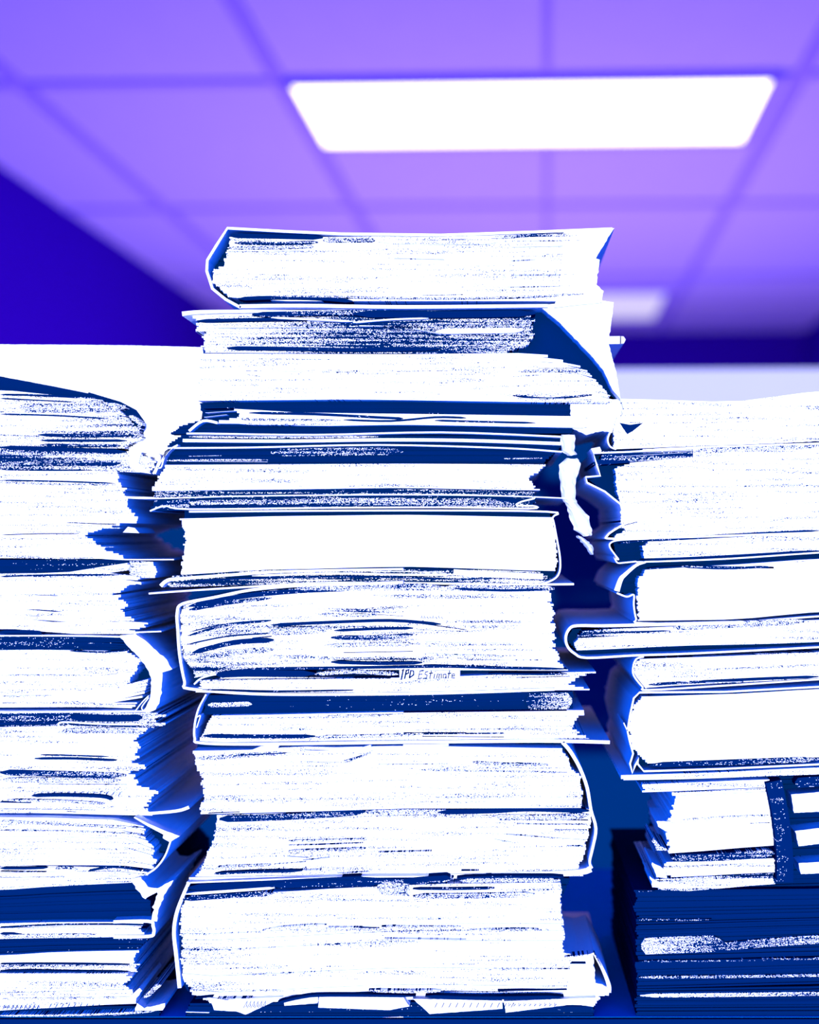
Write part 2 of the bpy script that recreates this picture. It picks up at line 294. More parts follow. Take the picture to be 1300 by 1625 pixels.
Tt = [[(0, .1), (.16, 0)], [(.1, 0), (.0, 1.1)], [(.35, 1), (.45, .05)], [(.42, .15), (.7, .0), (.72, .35), (.42, .5)], [(.85, .9), (.95, .1), (1.25, .15), (1.3, .55), (.85, .9)],
  [(2.0, .1), (1.6, .15), (1.55, .5), (1.9, .48)], [(1.55, .5), (1.5, .95), (1.9, .9)], [(2.5, .2), (2.2, .25), (2.2, .5), (2.45, .6), (2.4, .9), (2.05, .95)], [(2.85, .1), (2.75, .95)], [(2.6, .4), (3.05, .35)], [(3.25, .45), (3.2, .95)], [(3.28, .15), (3.3, .22)],
  [(3.5, .95), (3.55, .45), (3.75, .5), (3.75, .95)], [(3.75, .55), (4.0, .45), (4.0, .95)], [(4.5, .5), (4.2, .5), (4.2, .9), (4.45, .9), (4.5, .5), (4.55, .95)], [(4.85, .1), (4.75, .95)], [(4.65, .42), (5.05, .38)], [(5.15, .7), (5.45, .65), (5.4, .45), (5.15, .5), (5.15, .9), (5.5, .9)]]
ribbon(t, M_white, [(634, 1070), (680, 1070), (730, 1071)], 13, y - .0045, .02, 'paper_slip', smooth=False)
Tt = [[(p[0] + (.35 if st_[0][0] > 1.45 else 0), p[1]) for p in st_] for st_ in Tt]
writing(t, Tt[:5], 637, 1063, 14.5, y - .0062, 2.2, .1)
writing(t, Tt[5:], 637, 1063, 14.5, y - .0062, 1.5, .1)
R = random.Random(4); sq = []
for i in range(17):
    x = i * .5; sq.append([(x, .8 - R.random() * .3), (x + .15, .2 + R.random() * .3), (x + .25, .7), (x + .38, .5 + R.random() * .3)])
writing(t, sq, 735, 981, 11, y - .003, 1.1)
writing(t, sq[:8], 668, 975, 9, y - .003, .9)
# C7 dark
t = thing('paper_stack', 'solid dark navy paper block mid centre stack, speckled paler at its right end', 'paper stack', GC, (610, 1130)); y = .006
pages(t, speck(1.1, 1.04, 1.08, .1), [(325, 1103), (640, 1102), (910, 1097)], [(320, 1134), (640, 1131), (915, 1127)], [(326, 1103), (322, 1134)], [(908, 1097), (909, 1127)], y, jag=(1, 1), seed=19)
strips(t, [(HM, [(330, 1119), (365, 1118), (400, 1117)], 7), (speck(.95, .7, .45, .15), [(835, 1113), (870, 1113), (908, 1112)], 26)], y)
t = thing('paper_folder', 'slim white folder below the solid navy block, centre stack, long tab poking out right', 'folder', GC, (610, 1184)); y = -.002
pages(t, M_clean, [(318, 1136), (640, 1130), (930, 1127)], [(316, 1178), (640, 1174), (930, 1172)], [(338, 1136), (326, 1158), (316, 1178)], [(922, 1127), (912, 1148), (905, 1155), (918, 1162), (935, 1172)], y, jag=(1, 2.5), seed=20)
ribbon(t, M_white, [(327, 1102), (315, 1125), (309, 1150), (309, 1172), (318, 1179), (400, 1181), (640, 1178), (860, 1176), (968, 1178)], [2.2, 5.5], y - .004)
ribbon(t, M_white, [(313, 1138), (318, 1136), (312, 1155)], 1.6, y - .003, .05)
strips(t, [(HN, [(322, 1168), (400, 1169), (500, 1169)], 6), (HM, [(500, 1170), (600, 1168), (660, 1166)], 5), (HQ, [(340, 1141), (560, 1138), (640, 1134)], 2.4), (HM, [(520, 1136), (640, 1133)], 2), (HQ, [(660, 1159), (800, 1158), (886, 1158)], 2), (H1, [(672, 1165), (800, 1164)], 6), (HN, [(640, 1163), (740, 1163)], 1.5), (HN, [(670, 1169), (800, 1170)], 1.5), (HQ, [(880, 1172), (935, 1172)], 1.5), (HN, [(640, 1131), (900, 1128)], 1.2)], y)
# C9
t = thing('paper_folder', 'thick folder in the lower centre stack, its cover arching out beyond the right end', 'folder', GC, (610, 1292)); y = -.004
pages(t, M_navy, [(310, 1182), (900, 1180)], [(320, 1230), (900, 1230)], [(312, 1182), (322, 1230)], [(895, 1180), (903, 1230)], y + .02, .16, name='slot_shade_fill', jag=(.3, .3), seed=21)
pages(t, M_clean, [(305, 1192), (420, 1190), (470, 1183), (500, 1187), (640, 1184), (900, 1188)], [(318, 1292), (480, 1288), (640, 1283), (925, 1282)], [(306, 1192), (312, 1210), (320, 1232), (326, 1250), (323, 1270), (318, 1292)], [(892, 1188), (903, 1205), (905, 1219), (922, 1232), (924, 1260), (922, 1282)], y, jag=(1.8, 1), seed=22)
ribbon(t, M_white, [(893, 1178), (905, 1192), (920, 1218), (932, 1250), (938, 1285), (946, 1315), (941, 1345), (936, 1368), (940, 1378)], [6, 3.4], y - .002, .19)
ribbon(t, M_white, [(640, 1183), (712, 1182)], 3, y - .003)
poly(t, M_white, [(400, 1190), (415, 1184), (443, 1182), (440, 1190)], y - .003, .1)
poly(t, M_white, [(575, 1186), (588, 1182), (590, 1188), (575, 1194)], y - .003, .1)
strips(t, [(HM, [(312, 1204), (380, 1200), (450, 1195)], 6), (HN, [(370, 1199), (430, 1196), (455, 1195)], 2), (HE, [(540, 1210), (575, 1200), (592, 1192)], 3), (HQ, [(460, 1210), (540, 1212), (560, 1208)], 3), (HQ, [(600, 1214), (710, 1213)], 4), (HM, [(750, 1210), (800, 1213), (870, 1214)], 4), (H1, [(820, 1211), (870, 1215)], 2), (HM, [(665, 1222), (780, 1224), (900, 1226)], 2.6), (H1, [(860, 1225), (900, 1226)], 2), (HN, [(330, 1291), (380, 1289)], 2)], y)
t = thing('paper_stack', 'white paper block with grey top band, directly above the deep bottom folder, centre stack', 'paper stack', GC, (610, 1396)); y = 0.0
pages(t, M_clean, [(320, 1294), (480, 1290), (640, 1285), (940, 1284)], [(308, 1395), (640, 1392), (925, 1390)], [(345, 1296), (342, 1330), (330, 1355), (318, 1380), (308, 1395)], [(936, 1284), (938, 1310), (930, 1345), (918, 1375), (925, 1390)], y, jag=(1, 1.2), seed=23)
ribbon(t, M_white, [(300, 1394), (420, 1393), (700, 1391), (900, 1386), (938, 1379)], [3, 10], y - .003, .19, 'bottom_sheet')
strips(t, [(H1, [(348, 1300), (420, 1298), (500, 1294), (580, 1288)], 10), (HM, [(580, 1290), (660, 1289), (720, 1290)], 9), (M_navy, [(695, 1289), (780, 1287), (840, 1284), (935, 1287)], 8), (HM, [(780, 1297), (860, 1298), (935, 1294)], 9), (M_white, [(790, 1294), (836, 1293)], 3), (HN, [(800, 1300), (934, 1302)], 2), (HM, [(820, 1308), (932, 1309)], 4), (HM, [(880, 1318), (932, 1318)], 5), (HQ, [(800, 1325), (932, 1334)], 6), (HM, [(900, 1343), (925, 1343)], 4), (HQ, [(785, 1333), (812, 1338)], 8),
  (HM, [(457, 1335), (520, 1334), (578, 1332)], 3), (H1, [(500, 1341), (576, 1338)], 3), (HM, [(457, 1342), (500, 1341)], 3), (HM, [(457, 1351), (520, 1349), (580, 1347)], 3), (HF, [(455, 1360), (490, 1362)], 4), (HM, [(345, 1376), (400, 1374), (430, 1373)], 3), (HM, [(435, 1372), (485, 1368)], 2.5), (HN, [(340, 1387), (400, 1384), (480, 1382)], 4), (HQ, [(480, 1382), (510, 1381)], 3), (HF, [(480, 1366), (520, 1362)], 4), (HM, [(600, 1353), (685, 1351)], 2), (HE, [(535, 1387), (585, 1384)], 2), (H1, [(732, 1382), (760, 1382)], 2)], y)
t = thing('paper_folder', 'deep folder of white paper low in the centre stack, card cover bowed out at left', 'folder', GC, (600, 1580)); y = -.008
pages(t, M_navy, [(290, 1400), (640, 1393), (900, 1394)], [(290, 1430), (900, 1430)], [(297, 1400), (290, 1430)], [(905, 1394), (890, 1430)], y + .02, .16, name='slot_shade_fill', jag=(.3, .3), seed=24)
pages(t, M_clean, [(285, 1424), (440, 1415), (560, 1408), (700, 1402), (900, 1400)], [(290, 1578), (340, 1584), (640, 1572), (900, 1575)], [(294, 1424), (286, 1450), (286, 1480), (290, 1486), (285, 1520), (291, 1550), (305, 1578)], [(890, 1400), (890, 1440), (895, 1480), (893, 1510), (905, 1530), (900, 1575)], y, jag=(1.6, 1.2), seed=25)
poly(t, M_navy, [(286, 1440), (300, 1402), (296, 1470), (295, 1530), (300, 1575), (283, 1550), (279, 1500)], y + .015, .12, 'slot_shade_fill')
ribbon(t, M_white, [(300, 1400), (291, 1420), (280, 1450), (276, 1480), (280, 1520), (285, 1568)], [5, 6], y - .002, .19)
ribbon(t, M_white, [(296, 1401), (400, 1397), (560, 1392), (700, 1391)], 2.2, y - .001)
strips(t, [(M_navy, [(298, 1409), (400, 1404), (500, 1399), (585, 1395)], 10), (M_white, [(294, 1419), (380, 1413), (436, 1409)], 4), (H1, [(290, 1427), (360, 1422), (434, 1418)], 8), (HN, [(430, 1405), (520, 1402), (600, 1402)], 10), (H1, [(560, 1396), (640, 1399), (720, 1394)], 9), (HM, [(598, 1408), (640, 1412), (650, 1412)], 20), (M_navy, [(640, 1399), (680, 1395), (715, 1393)], 8), (HN, [(725, 1394), (800, 1392), (895, 1392)], 4), (HM, [(730, 1398), (800, 1397), (890, 1397)], 7), (HN, [(655, 1411), (720, 1411), (785, 1410)], 3), (speck(.6, .6, .2, .2), [(655, 1423), (760, 1422), (850, 1420)], 8),
  (HQ, [(415, 1478), (450, 1472), (518, 1468)], 3.4), (HQ, [(520, 1472), (570, 1472)], 3), (H1, [(565, 1472), (602, 1473)], 3), (HM, [(605, 1471), (690, 1471), (732, 1471)], 2.4), (HM, [(747, 1477), (800, 1475), (855, 1475)], 2.4), (H1, [(770, 1476), (820, 1475)], 1.6), (HF, [(610, 1490), (740, 1492)], 2), (HM, [(585, 1572), (640, 1574), (700, 1573)], 4), (HN, [(790, 1573), (900, 1571)], 2)], y)
t2 = thing('loose_papers', 'torn crooked sheets hanging out beneath the deep bottom folder, foot of the centre stack', 'papers', GC, (640, 1602)); y = -.004
pages(t2, M_clean, [(320, 1580), (640, 1574), (960, 1574)], [(320, 1592), (640, 1586), (960, 1596)], [(305, 1580), (330, 1592)], [(966, 1574), (944, 1596)], y, jag=(4, 3), seed=26)
poly(t2, M_white, [(894, 1512), (925, 1518), (942, 1512), (945, 1560), (957, 1562), (968, 1570), (966, 1580), (945, 1578), (942, 1598), (895, 1590)], y - .002, .1, 'torn_sheet', .6, 2)
ribbon(t2, M_white, [(942, 1512), (955, 1535), (966, 1562), (966, 1575)], [3, 8], y, .1, 'torn_sheet')
strips(t2, [(HM, [(896, 1519), (935, 1515)], 6), (HN, [(905, 1529), (930, 1529)], 5), (HM, [(944, 1515), (955, 1535)], 5)], y - .004)
for q, P in enumerate([[(332, 1583), (365, 1588), (392, 1606), (340, 1603)], [(362, 1586), (450, 1582), (412, 1600), (390, 1610), (366, 1602)], [(450, 1590), (505, 1580), (505, 1592), (452, 1596)], [(507, 1580), (640, 1583), (650, 1597), (618, 1603), (505, 1599)], [(655, 1585), (797, 1588), (797, 1601), (682, 1609)], [(800, 1589), (945, 1583), (943, 1592), (900, 1595), (803, 1607)]]):
    poly(t2, M_white, P, y - .006 - .0004 * q, .06, 'torn_sheet', .3, q)
strips(t2, [(M_navy, [(440, 1592), (480, 1583), (520, 1580), (660, 1581)], 4), (M_navy, [(675, 1581), (760, 1584), (895, 1582)], 5), (HN, [(310, 1585), (338, 1582)], 3), (HM, [(345, 1585), (400, 1584)], 2)], y - .0062, .006)
writing(t2, [[(i * .45, .9), (i * .45 + .2, .1), (i * .45 + .3, .8)] for i in range(6)], 386, 1588, 13, y - .0092+.0006, 1., .3)
writing(t2, [[(i * 1.1, .8), (i * 1.1 + .2, .1)] for i in range(12)], 690, 1591, 10, y - .0088, .9, .2)
writing(t2, [[(i * .9, .1), (i * .9 + .1, .7), (i * .9 + .35, .3)] for i in range(10)], 806, 1591, 9, y - .0092, .9, .2)
strips(t2, [(HF, [(520, 1618), (640, 1614)], 4), (M_white, [(295, 1606), (332, 1607)], 4)], y + .016, .006)

t = thing('foot_shade_fill', 'navy filler for the shaded gap at the foot of the centre stack, under the torn sheets', 'file', GC, (620, 1612)); y = .012  # added navy block fills the dark gap above the desk
pages(t, speck(1.06, 1.06, 1.06, .1), [(290, 1592), (640, 1590), (940, 1592)], [(290, 1612), (940, 1612)], [(300, 1592), (296, 1620)], [(938, 1592), (944, 1620)], y, .19, jag=(1, 1), seed=52, name='gap_shade_fill')
# gap papers between centre and right stacks
t = thing('crumpled_paper', 'crumpled white paper strip dangling in the dark gap right of the centre stack', 'paper', None, (920, 880)); y = .01
crumple(t, M_white, [(892, 912, 690), (893, 910, 715), (903, 915, 722)], y, seed=1)
crumple(t, M_white, [(900, 915, 728), (888, 921, 738), (890, 912, 765), (893, 912, 790), (900, 915, 800), (905, 932, 820), (913, 938, 840), (928, 937, 850)], y, seed=2)
crumple(t, M_white, [(915, 922, 851), (922, 935, 860), (930, 942, 870), (938, 942, 880)], y, seed=3)

# ================================================================== LEFT STACK
t = thing('large_folder', 'broad plain white folder draped over the top of the left stack, touching the centre stack', 'folder', GL, (100, 720)); y = .03
poly(t, M_white, [(-120, 546), (100, 547), (200, 548), (322, 551), (326, 600), (320, 668), (300, 682), (262, 716), (246, 748), (222, 744), (205, 718), (205, 705), (222, 690), (226, 670), (215, 652), (190, 640), (160, 628), (80, 612), (0, 597), (-120, 580)], y, .2, 'cover', .3, 3)
t = thing('paper_file', 'curled grey-edged file with a rounded right end, directly beneath the broad white folder, left stack', 'file', GL, (60, 710)); y = .02
poly(t, M_navy, [(-120, 570), (0, 598), (80, 612), (160, 628), (190, 642), (160, 640), (100, 632), (0, 628), (-120, 625)], y + .004, .18, 'gap_shade_fill')
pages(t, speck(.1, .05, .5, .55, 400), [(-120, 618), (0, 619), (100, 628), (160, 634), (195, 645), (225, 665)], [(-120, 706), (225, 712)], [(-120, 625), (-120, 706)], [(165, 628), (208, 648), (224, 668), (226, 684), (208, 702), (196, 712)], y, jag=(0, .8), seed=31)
strips(t, [(H1, [(0, 626), (60, 627), (150, 632)], 3), (HN, [(0, 632), (40, 634), (120, 638)], 2), (HM, [(30, 646), (100, 648), (200, 646)], 14), (HN, [(0, 657), (80, 659), (170, 664)], 2.5), (HQ, [(110, 668), (190, 672)], 3), (HN, [(60, 690), (130, 691), (205, 691)], 5), (M_navy, [(64, 699), (130, 699), (200, 699)], 4), (H1, [(64, 706), (130, 707), (190, 707)], 5), (HM, [(0, 690), (60, 692)], 8), (HM, [(205, 660), (222, 672), (216, 685)], 7)], y)
poly(t, M_navy, [(140, 622), (190, 637), (215, 650), (228, 668), (226, 690), (205, 706), (140, 700)], .027, .1, 'slot_shade_fill')  # navy patch paints the shade inside the curled end
t = thing('paper_file', 'dark mottled file with curling white corner above a tall ragged block, left stack', 'file', GL, (60, 746)); y = .018
pages(t, speck(.6, .85, .2, .4, 500), [(-120, 706), (0, 708), (100, 710), (240, 718)], [(-120, 742), (100, 746), (240, 750)], [(-120, 708), (-120, 742)], [(205, 712), (240, 722), (246, 735), (235, 750)], y, jag=(0, 2), seed=32)
ribbon(t, M_white, [(208, 714), (235, 718), (253, 723), (250, 738), (243, 752)], 3, y - .004)
poly(t, M_white, [(205, 712), (225, 716), (220, 735), (240, 752), (215, 748), (205, 740)], y - .003, .1)
strips(t, [(M_navy, [(0, 710), (100, 713), (200, 717)], 7), (M_white, [(65, 725), (120, 724), (190, 728)], 2), (H1, [(60, 734), (130, 735), (190, 735)], 8)], y)
t = thing('paper_stack', 'tall block of ragged white sheets at the upper left stack, right side notched', 'paper stack', GL, (60, 887)); y = .012
pages(t, M_light, [(-120, 744), (100, 746), (240, 750)], [(-120, 885), (240, 887)], [(-120, 744), (-120, 885)], [(184, 748), (195, 775), (205, 800), (216, 826), (190, 832), (150, 842), (132, 848), (150, 864), (168, 872), (192, 885)], y, jag=(0, 3.5), seed=33)
ribbon(t, M_white, [(185, 788), (215, 789), (252, 790)], 1.8, y - .001, .1, 'loose_sheet')
strips(t, [(HN, [(0, 745), (60, 746), (140, 746)], 2.5), (HN, [(0, 762), (100, 764), (182, 767)], 2.5), (HM, [(0, 766), (100, 768), (182, 769)], 3), (HQ, [(0, 788), (190, 785)], 3), (HQ, [(60, 783), (180, 784)], 3), (HN, [(103, 829), (150, 831), (185, 832)], 1.6), (HQ, [(130, 838), (190, 838)], 4), (HN, [(0, 849), (60, 847), (125, 847)], 1.6), (H1, [(0, 854), (125, 854)], 3), (HQ, [(30, 838), (60, 840)], 5), (HQ, [(0, 870), (180, 868)], 2), (HM, [(0, 884), (100, 886), (150, 885)], 2)], y)
poly(t, M_white, [(195, 845), (203, 836), (214, 838), (221, 846)], y - .001, .05)
t = thing('paper_folder', 'opened folder, gap shade painted navy below its thin white top sheet, under the notched block, left stack', 'folder', GL, (60, 908)); y = .014
pages(t, speck(1.08, 1.04, 1.06, .12), [(-120, 888), (240, 888)], [(-120, 909), (0, 909), (100, 908), (150, 902), (200, 893), (240, 891)], [(-120, 888), (-120, 909)], [(235, 888), (200, 895)], y + .005, name='gap_shade_fill', jag=(0, 1), seed=34)
ribbon(t, M_white, [(150, 885), (200, 888), (276, 888)], 1.8, y, .15, 'loose_sheet')
pages(t, speck(.6, .3, -.1, .4, 900), [(206, 890), (250, 892)], [(206, 917), (250, 917)], [(206, 890), (206, 917)], [(249, 892), (250, 902), (247, 916)], y, .12, jag=(0, 2.5), seed=35, name='short_pages')
t = thing('paper_stack', 'white block with deeply frayed right edge resting on the rounded white-backed binder, left stack', 'paper stack', GL, (60, 1004)); y = .01
pages(t, M_clean, [(-120, 911), (40, 910), (100, 909), (160, 900), (205, 893), (240, 917)], [(-120, 998), (0, 998), (60, 999), (85, 1006), (240, 1006)], [(-120, 911), (-120, 998)], [(206, 895), (210, 918), (200, 930), (193, 948), (196, 965), (205, 975), (222, 985), (228, 995), (205, 1005)], y, jag=(0, 5.5), seed=36)
ribbon(t, M_white, [(205, 1004), (230, 1003), (256, 1002)], 2, y, .1, 'loose_sheet')
strips(t, [(HM, [(0, 911), (80, 915), (200, 912)], 3), (H1, [(0, 915), (60, 913), (190, 912)], 3), (HQ, [(0, 921), (100, 916)], 3), (HM, [(140, 987), (188, 987)], 1.8), (HQ, [(110, 992), (200, 990)], 2), (HQ, [(0, 996), (60, 994)], 2), (M_navy, [(0, 1003), (40, 1003), (66, 1005)], 6)], y)
t = thing('binder', 'rounded binder with wide white spine curving round its right side, middle of the left stack', 'binder', GL, (60, 1131)); y = .004
pages(t, speck(.98, .95, 1.08, .12), [(-120, 1009), (195, 1010), (210, 1018)], [(-120, 1034), (210, 1034)], [(-120, 1009), (-120, 1034)], [(192, 1010), (214, 1034)], y + .01, name='gap_shade_fill', jag=(0, .4), seed=37)
pages(t, M_clean, [(-120, 1033), (60, 1031), (205, 1033)], [(-120, 1123), (150, 1122), (215, 1124), (240, 1100)], [(-120, 1033), (-120, 1123)], [(205, 1033), (219, 1048), (214, 1070), (203, 1088), (222, 1090), (236, 1086), (236, 1098), (225, 1112), (205, 1124)], y + .006, jag=(0, 1.8), seed=38)
ribbon(t, M_white, [(-120, 1009), (100, 1009), (200, 1011)], 2, y); ribbon(t, M_white, [(-120, 1130), (60, 1130), (215, 1129), (240, 1128)], 2.4, y)
pages(t, M_navy, [(-120, 1020), (240, 1020)], [(-120, 1131), (236, 1131)], [(-120, 1020), (-120, 1131)], [(205, 1020), (240, 1070), (240, 1110), (225, 1131)], y + .03, .15, name='slot_shade_fill', jag=(0, .2), seed=39)
poly(t, M_white, [(190, 1009), (215, 1006), (232, 1018), (247, 1032), (262, 1044), (273, 1062), (258, 1067), (257, 1090), (253, 1112), (248, 1126), (236, 1131), (226, 1130), (236, 1115), (240, 1098), (240, 1075), (234, 1062), (220, 1042), (203, 1026)], y - .002, .19, 'spine', .6, 6)
ribbon(t, M_white, [(215, 1128), (225, 1115), (236, 1104)], 1.6, y, .05, 'loose_sheet'); ribbon(t, M_white, [(228, 1128), (225, 1122), (236, 1107)], 1.6, y, .05, 'loose_sheet')
strips(t, [(H1, [(110, 1033), (160, 1035), (205, 1032)], 2.4), (HQ, [(0, 1072), (90, 1072), (145, 1073)], 2.4), (HM, [(160, 1072), (215, 1066)], 2), (HQ, [(0, 1105), (80, 1104)], 3), (HM, [(2, 1116), (25, 1116)], 2)], y + .004)
t = thing('paper_stack', 'shaggy grey-banded paper block below the rounded binder, left stack', 'paper stack', GL, (60, 1292)); y = .012
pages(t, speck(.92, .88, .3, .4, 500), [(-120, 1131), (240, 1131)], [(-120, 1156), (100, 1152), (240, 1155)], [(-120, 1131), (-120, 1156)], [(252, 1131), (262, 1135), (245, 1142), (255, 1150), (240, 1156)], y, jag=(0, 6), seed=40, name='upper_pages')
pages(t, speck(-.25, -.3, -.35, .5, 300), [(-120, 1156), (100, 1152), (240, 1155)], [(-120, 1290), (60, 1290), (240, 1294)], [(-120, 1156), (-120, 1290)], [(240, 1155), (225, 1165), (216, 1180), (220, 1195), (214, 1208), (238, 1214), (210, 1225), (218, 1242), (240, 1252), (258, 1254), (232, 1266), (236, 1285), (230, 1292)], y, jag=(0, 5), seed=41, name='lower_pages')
strips(t, [(M_navy, [(110, 1138), (180, 1140), (225, 1139)], 11), (M_white, [(92, 1152), (100, 1146), (160, 1149), (225, 1150)], 2.5), (HN, [(110, 1150), (160, 1152), (220, 1152)], 2), (HM, [(92, 1162), (160, 1159), (228, 1163)], 9), (HN, [(64, 1198), (110, 1199), (172, 1201)], 2), (M_navy, [(54, 1204), (120, 1204), (184, 1207)], 3.4),
  (H1, [(0, 1226), (80, 1228), (200, 1231)], 9), (HM, [(0, 1238), (100, 1238), (190, 1239)], 8), (HQ, [(60, 1245), (200, 1246)], 4), (M_navy, [(50, 1263), (100, 1262), (160, 1264), (178, 1269)], 5), (HM, [(10, 1270), (100, 1272), (165, 1276)], 4), (M_navy, [(0, 1273), (48, 1274)], 6), (HQ, [(0, 1284), (150, 1286)], 2), (HM, [(105, 1288), (120, 1289)], 2)], y)
writing(t, [[(i * 1.3, .9), (i * 1.3 + .3, .1)] for i in range(14)], 52, 1256, 8, y - .0035, .9, .2)
ribbon(t, M_white, [(180, 1290), (230, 1291), (280, 1287), (300, 1281)], [4, 5], y, .15, 'loose_sheet')
t = thing('paper_folder', 'folder with a pointed arrow-shaped cover fold at its right end, lower left stack', 'folder', GL, (60, 1388)); y = .004
pages(t, M_navy, [(-120, 1292), (240, 1294)], [(-120, 1385), (232, 1385)], [(-120, 1292), (-120, 1385)], [(215, 1294), (268, 1335), (262, 1352), (234, 1385)], y + .02, .16, name='slot_shade_fill', jag=(0, .3), seed=42)
pages(t, M_light, [(-120, 1296), (60, 1297), (220, 1302), (240, 1325)], [(-120, 1372), (80, 1373), (190, 1373), (242, 1379)], [(-120, 1296), (-120, 1372)], [(228, 1302), (232, 1316), (243, 1332), (242, 1350), (247, 1362), (240, 1379)], y, jag=(0, 1.8), seed=43)
ribbon(t, M_white, [(213, 1297), (235, 1309), (262, 1322), (272, 1332)], [2, 9], y - .003, smooth=False); poly(t, M_white, [(262, 1318), (285, 1327), (270, 1337), (258, 1330)], y - .004, .16, 'cover', .5, 3)
ribbon(t, M_white, [(271, 1334), (262, 1358), (248, 1377), (232, 1388)], 2.6, y - .003)
strips(t, [(HM, [(0, 1303), (80, 1308), (220, 1314)], 4), (H1, [(60, 1306), (200, 1315)], 2.5), (HM, [(0, 1318), (100, 1319), (225, 1324)], 2)], y)
t = thing('loose_papers', 'white tattered sheets with a curled triangular corner, above the broad navy block, left stack', 'papers', GL, (60, 1409)); y = .008
pages(t, M_med, [(-120, 1372), (80, 1373), (190, 1374), (235, 1382)], [(-120, 1414), (0, 1412), (100, 1405), (210, 1400)], [(-120, 1372), (-120, 1414)], [(225, 1380), (232, 1386), (208, 1400)], y, jag=(0, 3), seed=44)
poly(t, M_white, [(207, 1395), (222, 1392), (236, 1408), (250, 1410), (275, 1397), (262, 1420), (252, 1440), (248, 1462), (240, 1462), (245, 1435), (250, 1415), (230, 1427), (216, 1410)], y - .004, .1, 'curled_corner', .8, 3)
strips(t, [(HN, [(0, 1372), (80, 1373), (190, 1375)], 2.4), (M_navy, [(0, 1378), (40, 1378), (75, 1377)], 4), (H1, [(0, 1383), (72, 1384)], 2.5), (HE, [(85, 1379), (105, 1377), (122, 1381)], 4), (HN, [(140, 1382), (180, 1376), (225, 1381)], 3.4), (HF, [(0, 1395), (100, 1393)], 12)], y)
t = thing('binder', 'broad solid navy binder near the foot of the left stack, blank edge', 'binder', GL, (60, 1462)); y = .014
pages(t, speck(1.08, 1.08, 1.07, .05), [(-120, 1414), (0, 1412), (100, 1405), (210, 1400)], [(-120, 1466), (240, 1462)], [(-120, 1414), (-120, 1466)], [(212, 1400), (238, 1430), (240, 1462)], y, jag=(0, .6), seed=45, name='spine')
strips(t, [(HM, [(30, 1465), (100, 1463), (180, 1463)], 4), ], y)
t = thing('paper_folder', 'flat white folder below the broad navy binder, left stack, with small looped right end', 'folder', GL, (60, 1488)); y = .008
pages(t, speck(-.1, -.3, -.4, .35), [(-120, 1468), (100, 1463), (235, 1463)], [(-120, 1492), (100, 1488), (240, 1486)], [(-120, 1468), (-120, 1492)], [(228, 1463), (224, 1475), (235, 1486)], y, jag=(0, .8), seed=46)
ribbon(t, M_white, [(180, 1463), (236, 1462), (243, 1470), (244, 1480), (236, 1486), (180, 1487)], 5, y - .003)
strips(t, [(HN, [(0, 1472), (80, 1468), (170, 1467), (232, 1468)], 2.2), (M_navy, [(0, 1482), (20, 1482), (36, 1484)], 3), (HM, [(0, 1486), (80, 1485), (150, 1484)], 5), (HN, [(220, 1474), (232, 1474)], 6)], y)
t = thing('paper_file', 'low stack of white sheets, gap shade painted navy at its top, second lowest on the left stack', 'file', GL, (60, 1543)); y = .012
pages(t, speck(1.08, 1.05, 1., .1), [(-120, 1491), (100, 1488), (220, 1487)], [(-120, 1520), (0, 1517), (100, 1511), (215, 1509)], [(-120, 1491), (-120, 1520)], [(238, 1487), (214, 1509)], y + .004, name='gap_shade_fill', jag=(0, 1), seed=47)
pages(t, M_white, [(-120, 1520), (0, 1517), (100, 1511), (215, 1509)], [(-120, 1530), (215, 1530)], [(-120, 1520), (-120, 1530)], [(216, 1509), (208, 1530)], y, jag=(0, 2), seed=48, name='pages')
pages(t, speck(.85, .45, .2, .3), [(-120, 1530), (215, 1530)], [(-120, 1544), (215, 1543)], [(-120, 1530), (-120, 1544)], [(222, 1530), (214, 1543)], y + .001, jag=(0, 3), seed=49, name='pages')
strips(t, [(M_navy, [(0, 1530), (100, 1530), (205, 1531)], 1.6), (M_navy, [(0, 1542), (50, 1541), (100, 1542), (205, 1543)], 3.4)], y)
t = thing('paper_stack', 'white block with frayed corner and faint pencil marks at the foot of the left stack', 'paper stack', GL, (60, 1602)); y = .006
pages(t, M_clean, [(-120, 1545), (210, 1545)], [(-120, 1608), (0, 1604), (30, 1601), (210, 1592)], [(-120, 1545), (-120, 1608)], [(207, 1545), (203, 1560), (208, 1575), (215, 1592)], y, jag=(0, 3), seed=50)
poly(t, M_white, [(205, 1582), (222, 1568), (226, 1572), (212, 1590)], y - .002, .06, 'frayed_sheet', .5, 2); poly(t, HM, [(225, 1584), (248, 1562), (257, 1563), (236, 1583)], y + .01, .06, 'frayed_sheet', .5, 2)
poly(t, M_white, [(212, 1604), (218, 1592), (230, 1600), (262, 1592), (262, 1603), (225, 1607), (180, 1612), (215, 1608)], y, .06, 'frayed_sheet', 1., 2)
strips(t, [(HQ, [(0, 1586), (100, 1585), (210, 1583)], 3), (HQ, [(140, 1578), (200, 1577)], 2), (HM, [(0, 1612), (120, 1611), (240, 1606)], 3)], y)
writing(t, [[(i * .75, .9), (i * .75 + .15, .1), (i * .75 + .4, .6)] for i in range(9)], 4, 1594, 9, y - .003, .9, .2)
writing(t, [[(i * 1.2, .9), (i * 1.2 + .2, .2)] for i in range(9)], 78, 1592, 8, y - .003, .9, .2)

t = thing('foot_shade_fill', 'navy filler for the shaded gap at the very foot of the left stack', 'file', GL, (60, 1612)); y = .012  # added navy layer stands in for shade under the left stack
pages(t, speck(1.06, 1.06, 1.06, .1), [(-120, 1603), (215, 1596), (250, 1600)], [(-120, 1612), (250, 1612)], [(-120, 1603), (-120, 1612)], [(255, 1600), (252, 1612)], y, .18, jag=(0, 1), seed=51, name='gap_shade_fill')

